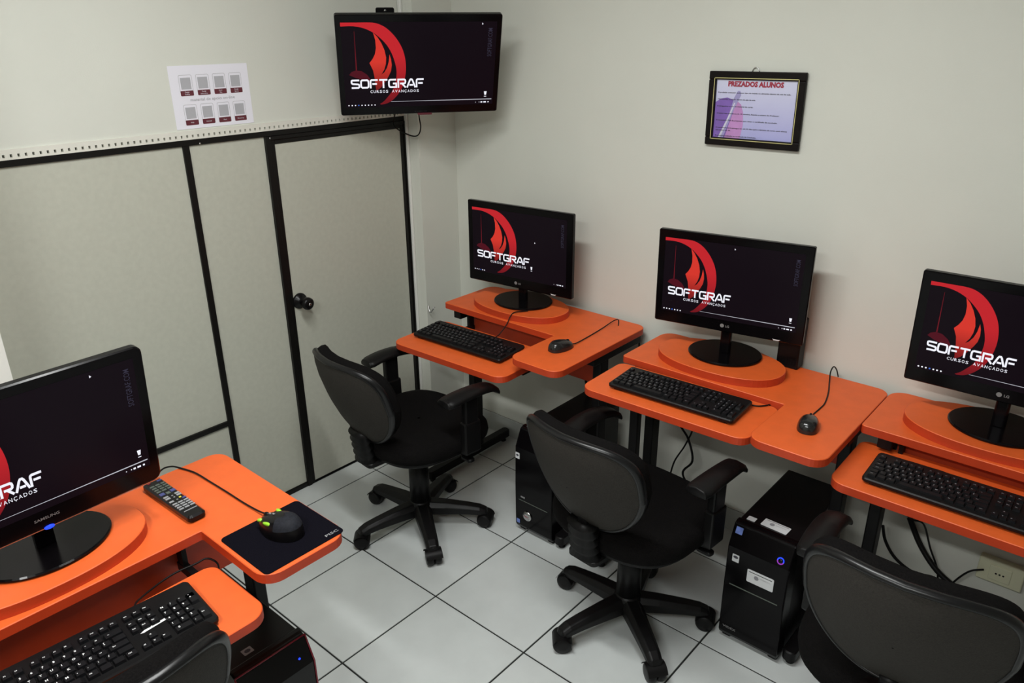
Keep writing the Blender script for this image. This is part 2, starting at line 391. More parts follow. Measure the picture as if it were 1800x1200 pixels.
# ================================================================== DESKS
ZT, TH = .765, .026
def make_desk(label, loc, rz, tray, leg_y=-.20, extra=False, right_leg=(.785, -.27)):
    """origin: back left corner on the floor; +x to the sitter's right, -y towards the sitter
       tray = (x0, x1, front y, back y, top z, turn)"""
    t = thing('computer_desk', label, 'desk', (loc[0], loc[1], 0), rz, 'orange computer desks')
    out = round_poly([(0, -.305), (.592, -.305), (.592, -.572), (.812, -.572), (.812, 0), (0, 0)], [.012, .004, .045, .045, .04, .05], 7)
    MB().prism(out, ZT-TH, ZT, bev=.0015).build('desk_top', 'orange', t)
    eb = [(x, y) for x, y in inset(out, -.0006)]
    MB().prism(eb, ZT-TH+.002, ZT-.002).build('edge_band', 'orange_edge', t)
    MB().prism(ellipse(.222, .135, .300, -.158, 64, 2.25), ZT, ZT+.027, bev=.0015).build('monitor_riser', 'orange', t)
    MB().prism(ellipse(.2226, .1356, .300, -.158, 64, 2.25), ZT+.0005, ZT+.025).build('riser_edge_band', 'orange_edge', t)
    x0, x1, yf, yb, zt, tr = tray
    tp = round_poly([(x0, yf), (x1, yf), (x1, yb), (x0, yb)], [.045, .045, .03, .03], 7)
    cx, cy = (x0+x1)/2, (yf+yb)/2
    mr = Matrix.Translation((cx, cy, 0)) @ Matrix.Rotation(tr, 4, 'Z') @ Matrix.Translation((-cx, -cy, 0))
    MB().prism(tp, zt-.026, zt, m=mr, bev=.0015).build('keyboard_tray', 'orange', t)
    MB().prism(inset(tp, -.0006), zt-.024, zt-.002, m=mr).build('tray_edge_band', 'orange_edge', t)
    for sx in (max(x0+.03, .11), x1-.03):                                     # slides that carry the tray
        MB().box((sx-.008, -.47, zt-.048), (sx+.008, -.245, zt-.027)).build('tray_slide', 'steel', t)
        MB().box((sx-.006, -.275, zt-.048), (sx+.006, -.247, ZT-TH)).build('slide_hanger', 'steel', t)
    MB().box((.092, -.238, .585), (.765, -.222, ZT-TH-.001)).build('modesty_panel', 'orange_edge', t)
    for lx in (.070, right_leg[0]):
        ly = leg_y if lx < .4 else right_leg[1]
        lg = MB().box((lx-.018, ly-.026, .055), (lx+.018, ly+.026, ZT-TH-.03)).build('leg', 'steel', t, bevel=.004)
        MB().box((lx-.020, -.30 if lx < .4 else -.34, ZT-TH-.032), (lx+.020, -.03, ZT-TH-.0005)).build('top_bracket', 'steel', lg, bevel=.003)
        MB().prism(round_poly([(lx-.021, -.515), (lx+.021, -.515), (lx+.021, .012), (lx-.021, .012)], .018), .018, .056, bev=.004).build('foot_bar', 'steel', lg)
        for fy in (-.485, -.02):
            MB().lathe([(.014, 0), (.014, .006), (.008, .008), (.008, .022)], (lx, fy, 0), 12).build('levelling_foot', 'plastic', lg)
    if extra:
        MB().box((.052, -.318, .12), (.086, -.29, .66)).build('cable_duct', 'steel', t, bevel=.003)
    return t
make_desk('orange desk nearest the door, under the leftmost wall monitor', (.315, -.035), 0, (.035, .60, -.630, -.330, .700, R(2)))
make_desk('orange desk in the middle of the right wall, slim black box on it', (1.210, -.030), 0, (.012, .588, -.572, -.316, .748, R(1.6)), -.185, True)
make_desk('orange desk cut off by the right edge of the picture', (2.025, -.012), 0, (.000, .570, -.545, -.256, .695, R(.3)), -.227)
make_desk('orange desk in the left foreground with mouse pad and remote', (.730, -2.424), R(90), (-.02, .585, -.588, -.352, .700, R(0)), right_leg=(.772, -.16))

# ================================================================== SCREENS
def ribbon(mb, pts, w, tf, closed=False):
    P = [Vector(p) for p in pts]; n = len(P); L_ = []; R_ = []
    for i in range(n):
        a = P[i-1] if (i > 0 or closed) else None; b = P[(i+1) % n] if (i < n-1 or closed) else None
        e1 = (P[i]-a).normalized() if a is not None else None; e2 = (b-P[i]).normalized() if b is not None else None
        if e1 is None: e1 = e2
        if e2 is None: e2 = e1
        n1 = Vector((-e1.y, e1.x)); n2 = Vector((-e2.y, e2.x)); m = (n1+n2).normalized(); k = (w/2)/max(.5, m.dot(n1))
        L_.append(P[i]+m*k); R_.append(P[i]-m*k)
    vs = [tf(v) for v in L_]+[tf(v) for v in R_]; fs = []
    for i in range(n if closed else n-1):
        j = (i+1) % n; fs.append((i, n+i, n+j, j))
    mb.add(vs, fs)
LET = {
 'S': [[(1.15,1),(.16,1),(.04,.93),(.02,.76),(.06,.60),(.18,.53),(.98,.47),(1.10,.40),(1.13,.24),(1.10,.08),(.98,0),(.0,0)]],
 'O': [[(.2,1),(.95,1),(1.1,.88),(1.13,.5),(1.1,.12),(.95,0),(.2,0),(.05,.12),(.02,.5),(.05,.88)]],
 'F': [[(1.12,1),(.22,1),(.10,.93),(.06,.8),(.06,-.11)], [(.30,.48),(.98,.48)]],
 'T': [[(-.02,1),(1.18,1)], [(.58,1),(.58,-.11)]],
 'G': [[(1.12,1),(.25,1),(.09,.92),(.03,.72),(.03,.28),(.09,.08),(.25,0),(1.10,0),(1.10,.48),(.62,.48)]],
 'R': [[(.05,-.11),(.05,1),(.95,1),(1.08,.92),(1.12,.74),(1.08,.55),(.95,.46),(.32,.46)], [(.62,.44),(1.14,-.09)]],
 'A': [[(-.02,-.11),(.40,.85),(.52,1.0),(.70,1.0),(.82,.85),(1.22,-.11)], [(.36,.24),(.90,.24)]]}
def screen_art(scr, w, h, y, art_x=1.0, bar=True, cursor=(.9, .015), bin_at=(.955, .845), n_icons=7, tf=None):
    """flat picture shown on a screen: u to the right, v downwards, both 0..1; each layer a sub-part of the screen"""
    P = lambda u, v, e=.0003: tf(Vector((-w/2+u*w, y-e, h/2-v*h)))
    A = lambda u, v, e=.0003: P(u*art_x, v, e)
    m = MB()
    outer = [(0,.004),(.10,.004),(.20,.006),(.255,.035),(.30,.09),(.345,.18),(.38,.29),(.398,.40),(.404,.52),(.398,.63),(.382,.74),(.355,.83),(.315,.91),(.275,.955),(.235,.97)]
    inner = [(0,.046),(.08,.044),(.145,.068),(.20,.115),(.245,.18),(.285,.26),(.315,.36),(.334,.47),(.342,.56),(.338,.66),(.325,.745),(.302,.825),(.275,.885),(.252,.93),(.225,.962)]
    O = spline([(a, b, 0) for a, b in outer], 3); I = spline([(a, b, 0) for a, b in inner], 3); n = len(O)
    m.add([A(q.x, q.y) for q in O]+[A(q.x, q.y) for q in I], [(i, n+i, n+i+1, i+1) for i in range(n-1)])
    z0 = tf(Vector((0, y, -h/2))); z1 = tf(Vector((0, y, h/2)))
    key = ('ring', round(w, 3), round(z0.z, 4))
    if key not in M:
        M[key] = grad_glow('wallpaper_red', (.16, .006, .010), (.50, .016, .022), z0.z+.06*h, z0.z+.60*h)
    m.build('wallpaper_ring', M[key], scr)
    m = MB()
    f1 = [(.200,.115),(.226,.165),(.250,.235),(.268,.315),(.277,.40),(.274,.475),(.263,.54),(.243,.60),(.262,.575),(.281,.52),(.293,.45),(.299,.365),(.308,.42),(.312,.49),(.306,.56),(.290,.62),(.262,.70),(.236,.76),(.205,.80),(.201,.72),(.197,.63),(.190,.55),(.169,.462),(.190,.415),(.206,.36),(.214,.29),(.212,.20)]
    m.add([A(a, b, .0004) for a, b in f1], [tuple(range(len(f1)))])
    key = ('fth', round(w, 3), round(z0.z, 4))
    if key not in M:
        M[key] = grad_glow('wallpaper_flame', (.14, .006, .008), (.62, .035, .022), z0.z+.20*h, z0.z+.55*h)
    m.build('wallpaper_flame', M[key], scr, tri=True)
    m = MB()                                                         # dim hanging shape at the left
    lens = [(.035,.60),(.05,.565),(.08,.545),(.115,.555),(.15,.60),(.172,.66),(.175,.70),(.15,.685),(.11,.655),(.075,.635)]
    m.add([A(a, b, .0004) for a, b in lens[::-1]], [tuple(range(len(lens)))])
    m.build('wallpaper_shade', 's_dimred', scr, tri=True)
    m = MB(); m.add([A(.0815,.10,.0004), A(.0835,.10,.0004), A(.0865,.545,.0004), A(.0795,.545,.0004)], [(3,2,1,0)]); m.build('wallpaper_line', 's_thin', scr)
    m = MB()
    def word(txt, u0, u1, v0, v1, sw):
        adv = 1.36; tot = adv*len(txt)-.18
        for i, ch in enumerate(txt):
            for st in LET[ch]:
                fn = lambda q, i=i: A(u0+(u1-u0)*(q.x+.06+i*adv)/tot, v1-(v1-v0)*(q.y+.11)/1.22, .0008)
                ribbon(m, st, sw, fn, closed=(ch == 'O'))
    word('SOFTGRAF', .043, .520, .655, .765, .235)
    X = (A(1, 0)-A(0, 0)).normalized(); Z = (P(0, 0)-P(0, 1)).normalized()
    sub = 'CURSOS AVANÇADOS'; stp = .322*art_x*w/(len(sub)-.25)
    for i, ch in enumerate(sub):
        if ch != ' ': put_text(m, ch, w=stp*.74, h=.033*h, org=A(.166, .822, .0008)+X*stp*i, ux=X, uy=Z, bold=.004)
    m.build('lettering', 's_white', scr)
    m = MB(); put_text(m, 'SOFTGRAF.COM', w=.33*h, h=.028*w, org=P(.972, .405, .0006), ux=Z, uy=-X, bold=.005)
    m.build('side_lettering', 's_grey', scr)
    m = MB()
    def dot(u, v, r, e=2.0):
        pts = ellipse(r, r, 0, 0, 10, e); c = P(u, v, .0007)
        m.add([c+X*a+Z*b for a, b in pts], [tuple(range(10))])
    for k in range(n_icons):
        if k != 3: dot(.020+k*.0215, .972, .0024)
    dot(.88, .972, .0012); dot(.905, .972, .0014)
    for a, b in ((.915, .012), (.935, .018)):
        m.add([P(a, .964, .0007), P(a, .980, .0007), P(a+b, .980, .0007), P(a+b, .964, .0007)], [(0, 1, 2, 3)])
    dot(.968, .972, .0026)
    if bin_at:
        u, v = bin_at
        m.add([P(u-.0095, v-.024, .0007), P(u-.006, v+.020, .0007), P(u+.006, v+.020, .0007), P(u+.0095, v-.024, .0007)], [(0, 1, 2, 3)])
        m.add([P(u-.008, v+.036, .0007), P(u-.008, v+.043, .0007), P(u+.008, v+.043, .0007), P(u+.008, v+.036, .0007)], [(0, 1, 2, 3)])
    u, v = cursor
    m.add([P(u-.004, v-.008, .0007), P(u-.004, v+.016, .0007), P(u+.005, v+.008, .0007)], [(0, 1, 2)])
    tag(m.build('desktop_icons', 's_white', scr), kind='stuff')
    m = MB(); dot(.020+3*.0215, .972, .0026); m.build('blue_icon', 's_blue', scr)
    if bar:
        m = MB(); m.add([P(.30, .934, .0006), P(.30, .937, .0006), P(.99, .940, .0006), P(.99, .930, .0006)], [(0, 1, 2, 3)])
        m.build('taskbar_line', 's_white2', scr)

def make_monitor(label, loc, rz, pc, w, h, tilt, brand, bez, base_r=(.125, .112), neck=.018, led=False, art={}, zb=ZT+.027, thick=.045, corner=.006, bmat='gloss', base_c=(0, 0), handle=False):
    """root stands at the base centre; pc = panel centre in the root's frame; the screen faces -y"""
    t = thing('monitor', label, 'monitor', (loc[0], loc[1], zb), rz, 'computer monitors')
    tm = Matrix.Translation(pc) @ Matrix.Rotation(-tilt, 4, 'X')
    tf = lambda v: tm @ Vector(v)
    bl, br, bt, bb = bez
    # body with front rim
    body = MB().prism(rrect(w, h, corner), 0, thick*.45, m=tm @ Matrix.Rotation(R(90), 4, 'X') @ Matrix.Translation((0, 0, -thick*.45)), bev=.003)
    body.build('housing', bmat, t)
    MB().prism(rrect(w*.62, h*.62, .03), 0, thick*.6, m=tm @ Matrix.Rotation(R(90), 4, 'X') @ Matrix.Translation((0, 0, -thick*1.02)), bev=.006).build('rear_bulge', 'plastic', t)
    sw, sh = w-bl-br, h-bt-bb; cx = (bl-br)/2; cz = (bb-bt)/2
    stf = lambda v: tm @ (Vector(v)+Vector((cx, 0, cz)))
    scr = MB().add([stf((-sw/2, -.0004, -sh/2)), stf((sw/2, -.0004, -sh/2)), stf((sw/2, -.0004, sh/2)), stf((-sw/2, -.0004, sh/2))], [(0, 1, 2, 3)]).build('screen', 'screen', t)
    screen_art(scr, sw, sh, -.0004, tf=stf, **art)
    lg = MB(); X = (tf((1, 0, 0))-tf((0, 0, 0))); Z = (tf((0, 0, 1))-tf((0, 0, 0)))
    if brand == 'LG':
        c = tf((-.012, -.0008, -h/2+bb*.52)); pts = ellipse(.0068, .0068, 0, 0, 18)
        lg.add([c+X*a+Z*b for a, b in pts], [tuple(range(18))])
        put_text(lg, 'LG', h=.0075, org=tf((0, -.0008, -h/2+bb*.52-.004)), ux=X, uy=Z, bold=.02)
        m2 = MB(); c = tf((w*.335, -.0008, -h/2+.004))
        m2.add([c+X*a+Z*b for a, b in ((-.013, .004), (-.008, -.001), (.008, -.001), (.013, .004), (.007, .003), (-.007, .003))], [(0, 1, 2, 3, 4, 5)])
        m2.build('power_mark', 'label', t)
    else:
        put_text(lg, 'SAMSUNG', w=.050, h=.0065, org=tf((0, -.0008, -h/2+bb*.50)), ux=X, uy=Z, bold=.01, align='C')
    lg.build('brand_mark', 'dim', t)
    if led:
        MB().prism(rrect(w-.01, .0022, .001, 0, -h/2+.001), 0, .0012, m=tm @ Matrix.Rotation(R(90), 4, 'X')).build('silver_edge', 'chrome', t)
        MB().lathe([(.0105, 0), (.010, .003), (.004, .005)], m=tm @ Matrix.Translation((0, -.001, -h/2+.002)) @ Matrix.Rotation(R(90), 4, 'X'), seg=16, sy=.42).build('power_light', 'led_blue', t)
    # neck and base
    bx, by = base_c
    nb = pc[2]-h/2+.04
    MB().prism(rrect(neck*2, .026, .008, pc[0]*.8+bx*.2, by), .010, nb+.02).build('neck', 'gloss', t, bevel=.002)
    MB().prism(ellipse(base_r[0], base_r[1], bx, by, 56, 2.0), .0005, .010, bev=.003).build('base_plate', 'gloss', t)
    return t
BZ = (.024, .026, .026, .042)
make_monitor('black LG monitor nearest the corner and the door', (.617, -.178), R(5.6), (0, -.035, 1.027-ZT-.027), .505, .337, R(0), 'LG', BZ,
             art=dict(art_x=1.20, bar=False, cursor=(.68, .40), bin_at=(.645, .80), n_icons=6))
make_monitor('black LG monitor on the middle orange desk of the wall', (1.508, -.152), R(10.0), (0, -.030, 1.048-ZT-.027), .505, .330, R(-1.4), 'LG', BZ,
             art=dict(cursor=(.52, .045)))
make_monitor('black LG monitor cut off by the right edge', (2.336, -.150), R(0.7), (0, -.050, 1.055-ZT-.027), .505, .333, R(-3), 'LG', BZ)
make_monitor('black SAMSUNG monitor with blue power light in the left foreground', (.868, -2.100), R(91.9), (0, -.072, 1.042-ZT-.027), .50, .345, R(-4.9), 'SAMSUNG', (.022, .022, .024, .046),
             base_r=(.135, .108), led=True, corner=.018, art=dict(cursor=(.80, .035)), neck=.02)

# the television high in the corner
tv = thing('television', 'wall mounted black SAMSUNG television screen high in the corner', 'television', (.327, -.421, 1.714), R(54.6), None, R(20.3))
tw, th_ = .600, .373
MB().prism(rrect(tw, th_, .008), 0, .022, m=Matrix.Rotation(R(90), 4, 'X') @ Matrix.Translation((0, 0, -.022)), bev=.002).build('housing', 'gloss', tv)
MB().prism(rrect(tw*.72, th_*.66, .03), 0, .035, m=Matrix.Rotation(R(90), 4, 'X') @ Matrix.Translation((0, 0, -.056)), bev=.006).build('rear_bulge', 'plastic', tv)
stf = lambda v: Vector(v)+Vector((0, 0, .003))
scr = MB().add([stf((-.281, -.0004, -.158)), stf((.281, -.0004, -.158)), stf((.281, -.0004, .158)), stf((-.281, -.0004, .158))], [(0, 1, 2, 3)]).build('screen', 'screen', tv)
screen_art(scr, .562, .316, -.0004, tf=stf, n_icons=9, cursor=(.905, .02), bin_at=(.945, .86))
lg = MB(); put_text(lg, 'SAMSUNG', w=.046, h=.0065, org=(0, -.0008, -th_/2+.010), bold=.01, align='C'); lg.build('brand_mark', 'dim', tv)
MB().prism(rrect(.055, .006, .002, .015, -th_/2), -.002, .006, m=Matrix.Rotation(R(90), 4, 'X')).build('sensor_lip', 'maroon', tv)
br = MB().prism(rrect(.066, .225, .006, -.118, .075), 0, .006, m=Matrix.Rotation(R(90), 4, 'X') @ Matrix.Translation((0, 0, -.068))).build('mount_plate', 'steel', tv)
MB().lathe([(.0045, 0), (.0045, .002), (.001, .003)], m=Matrix.Translation((-.118, .061, .179)) @ Matrix.Rotation(R(90), 4, 'X'), seg=10).build('mount_screw', 'chrome', br)
inv = (Matrix.Translation((.327, -.421, 1.714)) @ Euler((R(20.3), 0, R(54.6))).to_matrix().to_4x4()).inverted()
MB().tube([inv @ Vector(p) for p in ((.20, -.33, 1.77), (.12, -.29, 1.80), (.01, -.27, 1.80))], .016, 10).build('wall_arm', 'steel', br)
cab = spline([inv @ Vector(p) for p in ((.17, -.27, 1.58), (.118, -.250, 1.52), (.104, -.232, 1.462), (.098, -.244, 1.430), (.090, -.28, 1.432), (.030, -.305, 1.462), (.020, -.30, 1.50), (.10, -.33, 1.60))], 8)
MB().tube(cab, .0028, 6).build('cable', 'cable', tv)

# ================================================================== KEYBOARDS
KROWS = []
def key_layout():
    u = .019; K = []
    def row(y, specs, x=0.0):
        for sp in specs:
            if isinstance(sp, (int, float)): x += sp*u
            else: K.append((x+sp[1]*u/2, y, sp[1]*u-.0026, .0164, sp[0])); x += sp[1]*u
    k = lambda s_: [(c, 1) for c in s_]
    row(.122, [('Esc', 1), 1]+[('F%d' % i, 1) for i in range(1, 5)]+[.5]+[('F%d' % i, 1) for i in range(5, 9)]+[.5]+[('F%d' % i, 1) for i in range(9, 13)]+[.4, ('Prt', 1), ('Scr', 1), ('Pau', 1)])
    row(.096, k("'1234567890-=")+[('<-', 2)]+[.4, ('Ins', 1), ('Hm', 1), ('Up', 1), .4]+k('N/*-'))
    row(.077, [('Tab', 1.5)]+k("QWERTYUIOP'[")+[('', 1.5)]+[.4, ('Del', 1), ('End', 1), ('Dn', 1), .4]+k('789'))
    row(.058, [('Caps', 1.75)]+k('ASDFGHJKLÇ~')+[('Ent', 2.25)]+[3.8]+k('456'))
    row(.039, [('', 1.25)]+k('\\ZXCVBNM,.;/')+[('', 1.75)]+[1.4, ('^', 1), 1.4]+k('123'))
    row(.020, [('Ctrl', 1.25), ('', 1.25), ('Alt', 1.25), ('', 6.25), ('Alt', 1.25), ('', 1.25), ('', 1.25), ('Ctrl', 1.25), .4]+k('<v>')+[.4, ('0', 2), (',', 1)])
    xr = 18.3*u+4*u
    K.append((.4*u*2+21.5*u-.0*u, .0865, .0164, .0354, '+')); K.append((.4*u*2+21.5*u, .0295, .0164, .0354, 'Ent'))
    return K
KEYS = key_layout(); KX = max(k[0]+k[2]/2 for k in KEYS); _km = {}
def key_mesh(w, d):
    k = (round(w, 4), round(d, 4))
    if k not in _km:
        me = MB().frustum((0, 0), w, d, w*.86-.0004, d*.82, 0, .0065).mesh('key'); me.materials.append(M['key']); _km[k] = me
    return _km[k]
def make_keyboard(label, loc, rz, singles, slope=R(3), bright=True, logo=False, cable=None):
    t = thing('keyboard', label, 'keyboard', loc, rz, 'black computer keyboards')
    w, d = .450, .158
    tilt = Matrix.Rotation(slope, 4, 'X')
    zl = .006
    mm = Matrix.Translation((0, -d/2, 0)) @ tilt @ Matrix.Translation((0, d/2, 0))
    MB().prism(rrect(w, d, .012), zl, .019, m=mm, bev=.003).build('case', 'plastic', t)
    for fx in (-.19, .19): MB().box((fx-.015, .045, 0.0), (fx+.015, .060, .012)).build('foot', 'plastic', t)
    for fx in (-.19, .19): MB().box((fx-.015, -.070, 0.0), (fx+.015, -.058, .009)).build('foot', 'plastic', t)
    ox, oy = -KX/2, -d/2+.004
    if singles:
        for (x, y, kw, kd, ch) in KEYS:
            o = bpy.data.objects.new('key', key_mesh(kw, kd)); C.objects.link(o); o.parent = t
            o.matrix_local = mm @ Matrix.Translation((ox+x, oy+y, .019))
    else:
        mb = MB()
        for (x, y, kw, kd, ch) in KEYS: mb.frustum((ox+x, oy+y), kw, kd, kw*.86-.0004, kd*.82, .019, .0255, m=mm)
        tag(mb.build('keys', 'key', t), kind='stuff')
    lt = MB(); X = mm.to_3x3() @ Vector((1, 0, 0)); Y = mm.to_3x3() @ Vector((0, 1, 0))
    for (x, y, kw, kd, ch) in KEYS:
        if ch:
            hh = .0052 if len(ch) == 1 else .0030
            put_text(lt, ch, h=hh, org=mm @ Vector((ox+x-kw*.28, oy+y+kd*.02, .0257)), ux=X, uy=Y, bold=.02)
    tag(lt.build('key_legends', 'white' if bright else 'grey', t), kind='stuff')
    if logo:
        m = MB(); pts = [(-.030, -.004), (-.024, -.006), (.022, -.001), (.030, .006), (.010, .004), (-.020, .001)]
        c = Vector((.120, oy+.068, .0192)); m.add([mm @ (c+Vector((a, b, 0))) for a, b in pts], [tuple(range(6))]); m.build('brand_mark', 'white', t)
    if cable:
        MB().tube(spline([Vector(p) for p in cable], 8), .0022, 6).build('cable', 'cable', t)
    return t
make_keyboard('black keyboard on the tray of the desk nearest the door', (.607, -.500, .700), R(2.5), False, bright=False,
              cable=[(.06, .078, .016), (.065, .11, .02), (.075, .148, .055), (.080, .165, .085), (.085, .185, .0975), (.10, .215, .0965), (.115, .235, .0965)])
make_keyboard('black keyboard on the tray of the middle desk', (1.514, -.474, .7485), R(2.4), False, slope=R(2.0), bright=False,
              cable=[(.10, .078, .014), (.13, .086, .012), (.17, .090, .006), (.205, .088, .0035), (.235, .092, .0035), (.255, .112, .0035), (.262, .126, .002), (.263, .133, -.02)]).scale = (.955, .985, 1)
make_keyboard('black keyboard on the tray of the desk at the right edge', (2.323, -.435, .695), R(.6), True, bright=False,
              cable=[(-.02, .078, .016), (-.06, .085, .02), (-.10, .10, .012), (-.14, .115, .004), (-.16, .13, -.004)])
make_keyboard('black keyboard with white swoosh logo in the left foreground', (1.186, -2.150, .700), R(86.5), True, logo=True,
              cable=[(.115, .078, .016), (.125, .10, .014), (.180, .135, .005), (.225, .147, .0045), (.272, .145, .0045), (.300, .145, .0045), (.316, .13, -.01), (.32, .14, -.05)])

# ================================================================== MICE, PAD, REMOTE
def make_mouse(label, loc, rz, cable, L=.104, Wd=.060, H=.036):
    """front of the mouse is +y"""
    t = thing('mouse', label, 'mouse', loc, rz, 'computer mice')
    def fn(u, v):
        a = 2*math.pi*u; ph = v*math.pi/2
        rx = Wd/2*(1-.12*math.sin(a)); c = math.cos(ph)
        e = .75
        x = rx*math.copysign(abs(math.cos(a))**e, math.cos(a))*c**.55
        yy = L/2*math.sin(a)*c**.55
        z = H*math.sin(ph)*(1-.22*(yy/(L/2)))+.0015
        return Vector((x, yy, z*.92))
    MB().grid(fn, 36, 10).add([fn(i/36, 0) for i in range(36)], [tuple(range(35, -1, -1))]).build('body', 'mouse', t)
    sh = lambda y: H*.92*(1-.22*(y/(L/2)))*math.sin(math.acos(min(1, (abs(y)/(L/2))**(1/.55))))
    MB().tube([(-.0004, y, sh(y)+.0012) for y in [L*.44-k*L*.05 for k in range(7)]], .0006, 5).build('button_seam', 'dark', t)
    MB().lathe([(.002, -.004), (.008, -.003), (.009, 0), (.008, .003), (.002, .004)], m=Matrix.Translation((0, L*.28, sh(L*.28)-.004)) @ Matrix.Rotation(R(90), 4, 'Y'), seg=16).build('scroll_wheel', 'plastic', t)
    MB().tube(spline([Vector(p) for p in cable], 8), .0021, 6).build('cable', 'cable', t)
    return t
m2i = (Matrix.Translation((1.914, -.432, ZT)) @ Matrix.Rotation(R(14), 4, 'Z')).inverted()
MC2 = [m2i @ Vector(p) for p in ((1.902, -.383, .775), (1.896, -.345, .768), (1.897, -.300, .768), (1.895, -.252, .768), (1.877, -.174, .768), (1.848, -.085, .769), (1.836, -.048, .786), (1.840, -.038, .801), (1.850, -.036, .792), (1.858, -.034, .768))]
make_mouse('glossy black mouse on the desk nearest the door', (1.008, -.428, ZT), R(-14),
           [(0, .050, .010), (.0, .07, .006), (-.03, .16, .004), (-.06, .25, .005), (-.085, .33, .010), (-.075, .345, .014), (-.062, .335, .0035), (-.052, .325, .002)])
make_mouse('glossy black mouse on the middle desk', (1.914, -.432, ZT), R(14),
           MC2)
# pad
pd = thing('mouse_pad', 'thin black cloth mouse pad on the left foreground desk', 'mouse pad', (1.196, -1.719, ZT), R(90))
def padz(x, y):   # one corner curls up a little
    return .0022 + .010*max(0, (x+y*-1.0)/.2-.55)**2
pp = MB(); n = 14; w2, d2 = .208, .192
pts = rrect(w2, d2, .012)
pp.prism(pts, .0002, .0026, bev=.0008).build('cloth', 'pad', pd)
m = MB(); put_text(m, 'PISC', w=.034, h=.008, org=(.060, -.085, .0029), bold=.01); m.build('brand_mark', 'btn_grey', pd)
gm = thing('gaming_mouse', 'black gaming mouse with lime green inserts on the mouse pad', 'mouse', (1.180, -1.712, ZT+.0028), R(100), 'computer mice')
def fn(u, v):
    a = 2*math.pi*u; ph = v*math.pi/2; c = math.cos(ph)**.5; y_ = math.sin(a)
    wd = .036*(1+.10*math.cos(2*a) - .18*max(0, y_)*abs(math.cos(a)) + .06*max(0, -y_))
    x = wd*math.copysign(abs(math.cos(a))**.8, math.cos(a))*c; yy = .063*y_*c
    return Vector((x, yy, .041*math.sin(ph)*(1-.30*(yy/.063))+.001))
MB().grid(fn, 36, 10).add([fn(i/36, 0) for i in range(36)], [tuple(range(35, -1, -1))]).build('body', 'satin', gm)
def shell_pt(x, y, lift=.0012):
    # height of the mouse shell above (x, y)
    lo, hi = 0.0, 1.0; best = 0
    for k in range(60):
        v = k/60; c = math.cos(v*math.pi/2)**.5
        rx = .036*c; ry = .063*c
        if (x/rx)**2+(y/ry)**2 <= 1: best = v
    return .041*math.sin(best*math.pi/2)*(1-.30*(y/.063))+.001+lift
for (cx, cy, a, b, rot) in ((-.0285, .008, .0050, .016, .12), (.022, .026, .0055, .011, -.2), (-.017, .046, .0055, .0085, .5)):
    o = MB().lathe([(1, 0), (.8, .6), (.2, 1)], seg=14).build('green_insert', 'green', gm)
    o.matrix_local = Matrix.Translation((cx, cy, shell_pt(cx, cy)-.0018)) @ Matrix.Rotation(rot, 4, 'Z') @ Matrix.Diagonal((a, b, .006, 1))
def grip(u, v):
    q = fn(.54+.42*u, .34+.62*v); c = Vector((0, -.004, .006)); d = (q-c).normalized(); return q+d*.0007
MB().grid(grip, 18, 8).build('palm_grip', 'palm', gm)
for (cx, cy) in ((-.0005, .030), (-.0005, .018)):
    MB().box((cx-.002, cy-.003, 0), (cx+.002, cy+.003, .002), Matrix.Translation((0, 0, shell_pt(cx, cy)-.001))).build('mode_button', 'dim', gm)
MB().lathe([(.003, -.004), (.009, -.003), (.010, 0), (.009, .003), (.003, .004)], m=Matrix.Translation((0, .042, .026)) @ Matrix.Rotation(R(90), 4, 'Y'), seg=16).build('scroll_wheel', 'plastic', gm)
gi = (Matrix.Translation((1.180, -1.712, ZT+.0028)) @ Matrix.Rotation(R(100), 4, 'Z')).inverted()
MB().tube(spline([gi @ Vector(p) for p in ((1.122, -1.704, .782), (1.085, -1.705, .772), (1.02, -1.708, .7685), (.938, -1.710, .7685), (.86, -1.713, .7685), (.794, -1.716, .7685), (.745, -1.728, .7685), (.712, -1.742, .768), (.700, -1.765, .762), (.704, -1.80, .735))], 8), .0022, 6).build('cable', 'cable', gm)
# remote control
rc = thing('remote_control', 'black television remote control full of small buttons on the left desk', 'remote control', (.882, -1.818, ZT+.0004), R(90+1))
rb = round_poly([(-.022, -.113), (.022, -.113), (.024, .113), (-.024, .113)], [.010, .010, .006, .006])
MB().prism(rb, .0, .020, bev=.005).build('body', 'satin', rc)
def rbtn(x, y, w, h, mt): MB().frustum((x, y), w, h, w*.9, h*.85, .0198, .0215).build('button', mt, rc)
rbtn(.013, .098, .011, .006, 'btn_blue'); rbtn(-.012, .100, .008, .004, 'red_trim')
for r_ in range(4):
    for c_ in range(3): rbtn(-.0135+.0135*c_, .080-.0115*r_, .0115, .0065, 'btn_green')
rbtn(-.0135, .030, .0125, .012, 'btn_blue'); rbtn(.0135, .030, .0125, .012, 'btn_blue'); rbtn(0, .026, .010, .010, 'btn_green')
for c_ in (-1, 1):
    for r_ in range(2): rbtn(.014*c_, .010-.010*r_, .012, .0065, 'btn_grey')
rbtn(0, .006, .004, .003, 'btn_grey'); rbtn(0, -.004, .004, .003, 'btn_grey'); rbtn(.0095, -.014, .0055, .0050, 'btn_yellow'); rbtn(-.0145, -.019, .011, .006, 'btn_grey'); rbtn(.0155, -.022, .009, .006, 'btn_blue'); rbtn(0, -.019, .004, .003, 'btn_grey')
for r_ in range(4):
    for c_ in range(3): rbtn(-.0140+.0140*c_, -.034-.0105*r_, .0118, .0050, 'btn_grey')
rbtn(0, -.082, .034, .0022, 'btn_grey')

